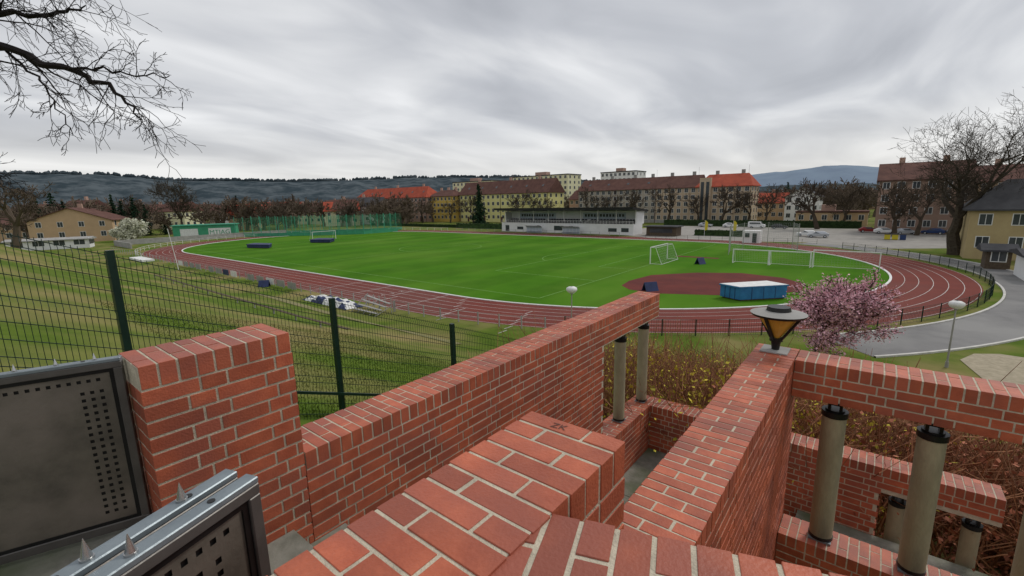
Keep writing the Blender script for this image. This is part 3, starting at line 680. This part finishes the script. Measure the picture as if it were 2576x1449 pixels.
for i in range(320):
    az=math.radians(rng.uniform(-88.5,-50));d=rng.uniform(215,620)
    items.append((d*math.sin(az),d*math.cos(az),rng.uniform(8,16)))
for i in range(120):
    az=math.radians(rng.uniform(-50,-5));d=rng.uniform(235,480);items.append((d*math.sin(az),d*math.cos(az),rng.uniform(9,15)))
for i in range(80):
    az=math.radians(rng.uniform(-11,13));d=rng.uniform(190,420);items.append((d*math.sin(az),d*math.cos(az),rng.uniform(9,17)))
mass("distant_trees",items,lt,"dtree")
for o in lt: bpy.data.objects.remove(o)
def conifer(name,x,y,h,r,seed,dens=1.0):
    R=random.Random(seed);b=MB();b.tube([(0,0,0),(0,0,h*.97)],[h*.018,.03],6,1)
    nl=int(26*dens)
    for i in range(nl):
        t=i/nl;z=h*(.04+.95*t);rr=r*(1-t)**.85*R.uniform(.8,1.1)+.15
        for k in range(max(4,int(11*(1-t)+4))):
            a=R.uniform(0,6.283);l=rr*R.uniform(.7,1.12)
            for q in range(int(4+l*2.2)):
                u=(q+.5)/(4+l*2.2);zz=z-u*l*.32+R.uniform(-.2,.2);sz=.16*h*(.5+.5*(1-u))*.42
                b.quad((math.cos(a)*l*u+R.uniform(-.2,.2),math.sin(a)*l*u+R.uniform(-.2,.2),zz),max(.35,sz*R.uniform(.6,1.2)),0)
    b.obj(name,["pine","bark"]).location=(x,y,0)
conifer("pine_tree",-138,149,18.2,5.6,1)
for i,(az,d,h,r) in enumerate(((-84.6,232,15,5),(-83.6,236,17,6),(-82.9,230,14,5),(-81.2,236,13,4),(-80.4,228,12,4),(-79.6,222,16,3.8),(-79,226,14,4),(-78.1,228,15,3.6),(-77.3,222,12,3.2),(-69.5,300,17,4),(-58,330,14,4),(-12.2,260,20,4),(-8,270,17,4),(-75.9,226,9,4))):
    a=math.radians(az);conifer("spruce_tree",d*math.sin(a),d*math.cos(a),h,r,40+i,.7)
def blossom(name,x,y,z,h,seed,mk,n=6,sz=.12,mx=5,spread=.12,wide=1.12):
    R=random.Random(seed);b=MB();tips=[]
    branch(b,Vector((0,0,-.2)),Vector((0,0,1)),h*.15,h*.02,0,mx,R,up=.06,spr=.85,minr=.012,tips=tips,kids=(3,3),lat=1,shr=.82)
    top=max(v[2] for v in b.v);s=h/top
    for t in tips:
        if t.z*s<h*.12: continue
        for k in range(n): b.quad(t+rv(R)*spread/s,sz*R.uniform(.6,1.3)/s,1)
    b.v=[(a*s*wide,c*s*wide,d*s) for a,c,d in b.v]
    o=b.obj(name,["twig",mk]);o.location=(x,y,z)
blossom("pink_blossom_tree",-2.3,32,0,5.9,4,"pink",n=6,sz=.115,wide=1.15,spread=.13)
blossom("white_blossom_tree",-186,38,0,6.6,6,"wblos",n=7,sz=.6,spread=.4,wide=1.3)
# ---------------------------------------------------------------- near bare branches
R=random.Random(77);b=MB()
branch(b,Vector((-14.5,-.6,6.5)),Vector((0,0,1)),4.5,.32,0,0,R,wob=.05)
def limb(pts,r0,r1,nl,Lb,droop=-.05,mx=3):
    P=[Vector(p) for p in pts];Q=[]
    for i in range(len(P)-1):
        for k in range(5):
            t=k/5;Q.append(P[i].lerp(P[i+1],t)+rv(R)*.025)
    Q.append(P[-1]);n=len(Q);rad=[r0+(r1-r0)*i/(n-1) for i in range(n)];b.tube(Q,rad,6)
    for k in range(nl):
        i=R.randint(int(n*.12),n-2);ax=(Q[i+1]-Q[i]).normalized();sd=ax.cross(rv(R)).normalized();sd.z*=.8
        branch(b,Q[i],(ax*.75+sd*.7).normalized(),Lb*R.uniform(.6,1.2)*(1-.35*i/n),max(.007,rad[i]*.3),1,mx,R,up=droop,wob=.3,spr=.55,minr=.0038,kids=(2,2),lat=2,shr=.62)
limb([(-14.5,-.6,11.2),(-12.5,.2,12.4),(-10.85,1.0,12.45),(-9.9,1.67,12.05),(-9.35,2.0,11.75),(-9.0,2.2,11.3)],.10,.009,24,.8)
limb([(-14.5,-.6,11.6),(-12.4,.3,13.0),(-10.9,1.1,12.95),(-10.2,1.7,12.95),(-9.7,1.9,13.0)],.08,.008,22,.85)
limb([(-9.95,1.62,12.1),(-9.5,2.0,12.1),(-9.1,2.3,12.0),(-8.7,2.55,11.95)],.022,.006,12,.5)
limb([(-10.9,1.0,12.5),(-10.4,1.3,12.0),(-10.1,1.4,11.6),(-9.85,1.5,11.1)],.022,.006,12,.5)
limb([(-14.5,-.6,12.2),(-12.4,.3,13.9),(-11,1.2,14.0),(-10.3,1.8,13.7)],.07,.008,24,.95)
limb([(-14.5,-.6,9.9),(-12.6,.3,10.6),(-11.9,.65,10.7),(-11.4,.8,10.5)],.04,.007,12,.5)
b.obj("bare_tree_branches",["twigd"],smooth=False)
# ---------------------------------------------------------------- shrubs
R=random.Random(15);b=MB()
for i in range(950):
    x=R.uniform(-5.9,6.8);y=R.uniform(7.55,15.5)
    if y>13 and x>2.5: continue
    z=tz(x,y);red=sm(-1.5,1.2,x+R.uniform(-1,1)-(y-9)*.25)
    top=H-(.335+R.uniform(-.015,.05))*y
    hb=min(2.9,max(.9,top-z))*R.uniform(.75,1.0)
    if x>1: hb*=.85
    for k in range(8):
        d=Vector((R.gauss(0,.36),R.gauss(0,.36),1)).normalized();p=Vector((x+R.gauss(0,.12),y+R.gauss(0,.12),z-.05));pts=[p];rr=[.012]
        for q in range(4):
            d=(d+rv(R)*.16+Vector((0,0,-.03*q))).normalized();p=p+d*hb/4;pts.append(p);rr.append(.011-.0018*q)
            side=(d+rv(R)*.7).normalized()
            if q>0: b.tube([p,p+side*hb*.2,p+side*hb*.33+Vector((0,0,.05))],[.006,.005,.003],3,0,False)
            for w in range(3):
                c=p+rv(R)*.15
                if R.random()<.85: b.quad(c,R.uniform(.04,.10),2 if R.random()<red else 1)
        b.tube(pts,rr,3,0,False)
b.obj("shrubbery",["shrub","leafy","leafr"])
# ---------------------------------------------------------------- grass blades on bank
R=random.Random(33);b=MB()
for i in range(45000):
    y=3+11*R.random();x=-6.6-R.random()**1.5*16 if R.random()<.85 else R.uniform(-7,-3.2)
    z=tz(x,y);dd=math.hypot(x,y);h=R.uniform(.02,.06);a=R.uniform(0,3.14);w=.006+.0004*dd
    dx,dy=math.cos(a)*w,math.sin(a)*w;lx,ly=R.uniform(-.04,.04),R.uniform(-.04,.04)
    b.add([(x-dx,y-dy,z),(x+dx,y+dy,z),(x+lx,y+ly,z+h)],[(0,1,2)])
b.obj("grass_tufts",["blade"])
# ---------------------------------------------------------------- hills
def hills(name,D,prof,mk,amp,seed,back=1.25):
    b=MB();vs=[];fs=[];azs=[-180+.35*i for i in range(int(360/.35)+1)];rows=[(.72,0),(.8,.35),(.88,.68),(.95,.9),(1,1),(back,.5)]
    crest=[]
    def el(a):
        for (a0,e0),(a1,e1) in zip(prof,prof[1:]):
            if a0<=a<=a1: t=sm(a0,a1,a);return e0+(e1-e0)*t
        return prof[-1][1]
    for a in azs:
        e=el(a)+amp*(noise.noise(Vector((a*.12,seed,0)))*1.6+noise.noise(Vector((a*.9,seed,3)))*.45+noise.noise(Vector((a*2.9,seed,5)))*.22)
        for f,g in rows:
            d=D*f;r=math.radians(a);z=(H+e*D)*g+(D*.004*noise.noise(Vector((a*.5,f*6,seed))) if 0<g<1 else 0);vs.append((d*math.sin(r),d*math.cos(r),z-1 if g==0 else z))
            if g==1: crest.append((a,)+vs[-1])
    n=len(rows)
    for i in range(len(azs)-1):
        for k in range(n-1): fs.append((i*n+k,i*n+k+1,(i+1)*n+k+1,(i+1)*n+k))
    b.add(vs,fs);b.obj(name,[mk],smooth=True);return crest
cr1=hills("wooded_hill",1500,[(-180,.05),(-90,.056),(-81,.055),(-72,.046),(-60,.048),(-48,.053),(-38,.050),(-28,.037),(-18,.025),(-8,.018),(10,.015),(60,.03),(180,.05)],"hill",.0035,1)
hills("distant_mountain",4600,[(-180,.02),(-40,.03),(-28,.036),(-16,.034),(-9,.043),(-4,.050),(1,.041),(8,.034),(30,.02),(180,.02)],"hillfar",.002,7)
R=random.Random(4);b=MB()
pc=[c for c in cr1 if -95<c[0]<-15]
for (a0,x0,y0,z0),(a1,x1,y1,z1) in zip(pc,pc[1:]):
    dens=1 if noise.noise(Vector((a0*.4,2,2)))>-.2 else .2
    for k in range(6):
        if R.random()>dens: continue
        t=R.random();x=x0+(x1-x0)*t;y=y0+(y1-y0)*t;z=z0+(z1-z0)*t-3;h=R.uniform(5,12);w=h*R.uniform(.3,.6)
        b.tube([(x,y,z),(x,y,z+h*.5),(x,y,z+h*.85),(x,y,z+h)],[w*.6,w,w*.6,.1],5,0,False)
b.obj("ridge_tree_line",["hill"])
# ---------------------------------------------------------------- world
w=bpy.data.worlds.new("World");SC.world=w;w.use_nodes=True;nt=w.node_tree;N=nt.nodes;Lk=nt.links
for n in list(N):N.remove(n)
out=N.new("ShaderNodeOutputWorld");sky=N.new("ShaderNodeTexSky");sky.sky_type='NISHITA';sky.sun_disc=False
sky.sun_elevation=math.radians(48);sky.sun_rotation=math.radians(20)
bg1=N.new("ShaderNodeBackground");bg1.inputs[1].default_value=.08;Lk.new(sky.outputs[0],bg1.inputs[0])
tc=N.new("ShaderNodeTexCoord");sp=N.new("ShaderNodeSeparateXYZ");Lk.new(tc.outputs["Generated"],sp.inputs[0])
mx=N.new("ShaderNodeMath");mx.operation='MAXIMUM';mx.inputs[1].default_value=0;Lk.new(sp.outputs[2],mx.inputs[0])
ad=N.new("ShaderNodeMath");ad.operation='ADD';ad.inputs[1].default_value=.13;Lk.new(mx.outputs[0],ad.inputs[0])
dv=[]
for k in (0,1):
    d=N.new("ShaderNodeMath");d.operation='DIVIDE';Lk.new(sp.outputs[k],d.inputs[0]);Lk.new(ad.outputs[0],d.inputs[1]);dv.append(d)
cb=N.new("ShaderNodeCombineXYZ");Lk.new(dv[0].outputs[0],cb.inputs[0]);Lk.new(dv[1].outputs[0],cb.inputs[1])
def cloudnoise(rot,scale,sc,det,seed,dist=.35):
    mp=N.new("ShaderNodeMapping");mp.inputs["Rotation"].default_value=(0,0,math.radians(rot));mp.inputs["Scale"].default_value=scale;mp.inputs["Location"].default_value=(seed,seed*.7,0)
    Lk.new(cb.outputs[0],mp.inputs[0]);n=N.new("ShaderNodeTexNoise");n.inputs["Scale"].default_value=sc;n.inputs["Detail"].default_value=det;n.inputs["Roughness"].default_value=.45;n.inputs["Distortion"].default_value=dist;Lk.new(mp.outputs[0],n.inputs["Vector"]);return n
n1=cloudnoise(20,(1,.55,1),.5,4,3.1);n2=cloudnoise(34,(1,.5,1),1.5,6,9.4,.5)
am=N.new("ShaderNodeMath");am.operation='MULTIPLY_ADD';am.inputs[1].default_value=.48;Lk.new(n2.outputs[0],am.inputs[0])
m2=N.new("ShaderNodeMath");m2.operation='MULTIPLY';m2.inputs[1].default_value=.52;Lk.new(n1.outputs[0],m2.inputs[0]);Lk.new(m2.outputs[0],am.inputs[2])
cr=N.new("ShaderNodeValToRGB");E=cr.color_ramp.elements
E[0].position=.36;E[0].color=(.42,.435,.47,1);E[1].position=.63;E[1].color=(.95,.955,.965,1)
x=E.new(.45);x.color=(.55,.565,.60,1);x=E.new(.53);x.color=(.73,.74,.76,1)
Lk.new(am.outputs[0],cr.inputs[0])
hz=N.new("ShaderNodeMapRange");hz.inputs["From Min"].default_value=.03;hz.inputs["From Max"].default_value=.15;hz.inputs["To Min"].default_value=.6;hz.inputs["To Max"].default_value=0;Lk.new(mx.outputs[0],hz.inputs[0])
mh=N.new("ShaderNodeMixRGB");mh.inputs[2].default_value=(.82,.80,.76,1);Lk.new(hz.outputs[0],mh.inputs[0]);Lk.new(cr.outputs[0],mh.inputs[1])
bg2=N.new("ShaderNodeBackground");bg2.inputs[1].default_value=1.03;Lk.new(mh.outputs[0],bg2.inputs[0])
ms=N.new("ShaderNodeMixShader");ms.inputs[0].default_value=.93;Lk.new(bg1.outputs[0],ms.inputs[1]);Lk.new(bg2.outputs[0],ms.inputs[2]);Lk.new(ms.outputs[0],out.inputs[0])
sl=bpy.data.lights.new("sun","SUN");sl.energy=1.4;sl.angle=math.radians(12);sl.color=(1,.96,.9);so=bpy.data.objects.new("sun",sl);COL.objects.link(so)
sd=Vector((math.sin(math.radians(20))*math.cos(math.radians(48)),math.cos(math.radians(20))*math.cos(math.radians(48)),math.sin(math.radians(48))))
so.rotation_euler=sd.to_track_quat('Z','Y').to_euler();so.location=(0,0,60)
# ---------------------------------------------------------------- camera
p,r,th=.1889,-.0217,.6794
F=Vector((0,math.cos(p),-math.sin(p)));R0=Vector((1,0,0));U0=Vector((0,math.sin(p),math.cos(p)))
Rt=R0*math.cos(r)+U0*math.sin(r);U=-R0*math.sin(r)+U0*math.cos(r)
m3=Matrix((Rt,U,-F)).transposed();m3=Matrix.Rotation(th,3,'Z')@m3
cd=bpy.data.cameras.new("camera");cd.sensor_width=36;cd.lens=36*1142.5/2576;cd.clip_start=.05;cd.clip_end=20000
co=bpy.data.objects.new("camera",cd);co.matrix_world=Matrix.Translation((0,0,H))@m3.to_4x4();COL.objects.link(co);SC.camera=co
print("polys",sum(len(o.data.polygons) for o in bpy.data.objects if o.type=='MESH'))
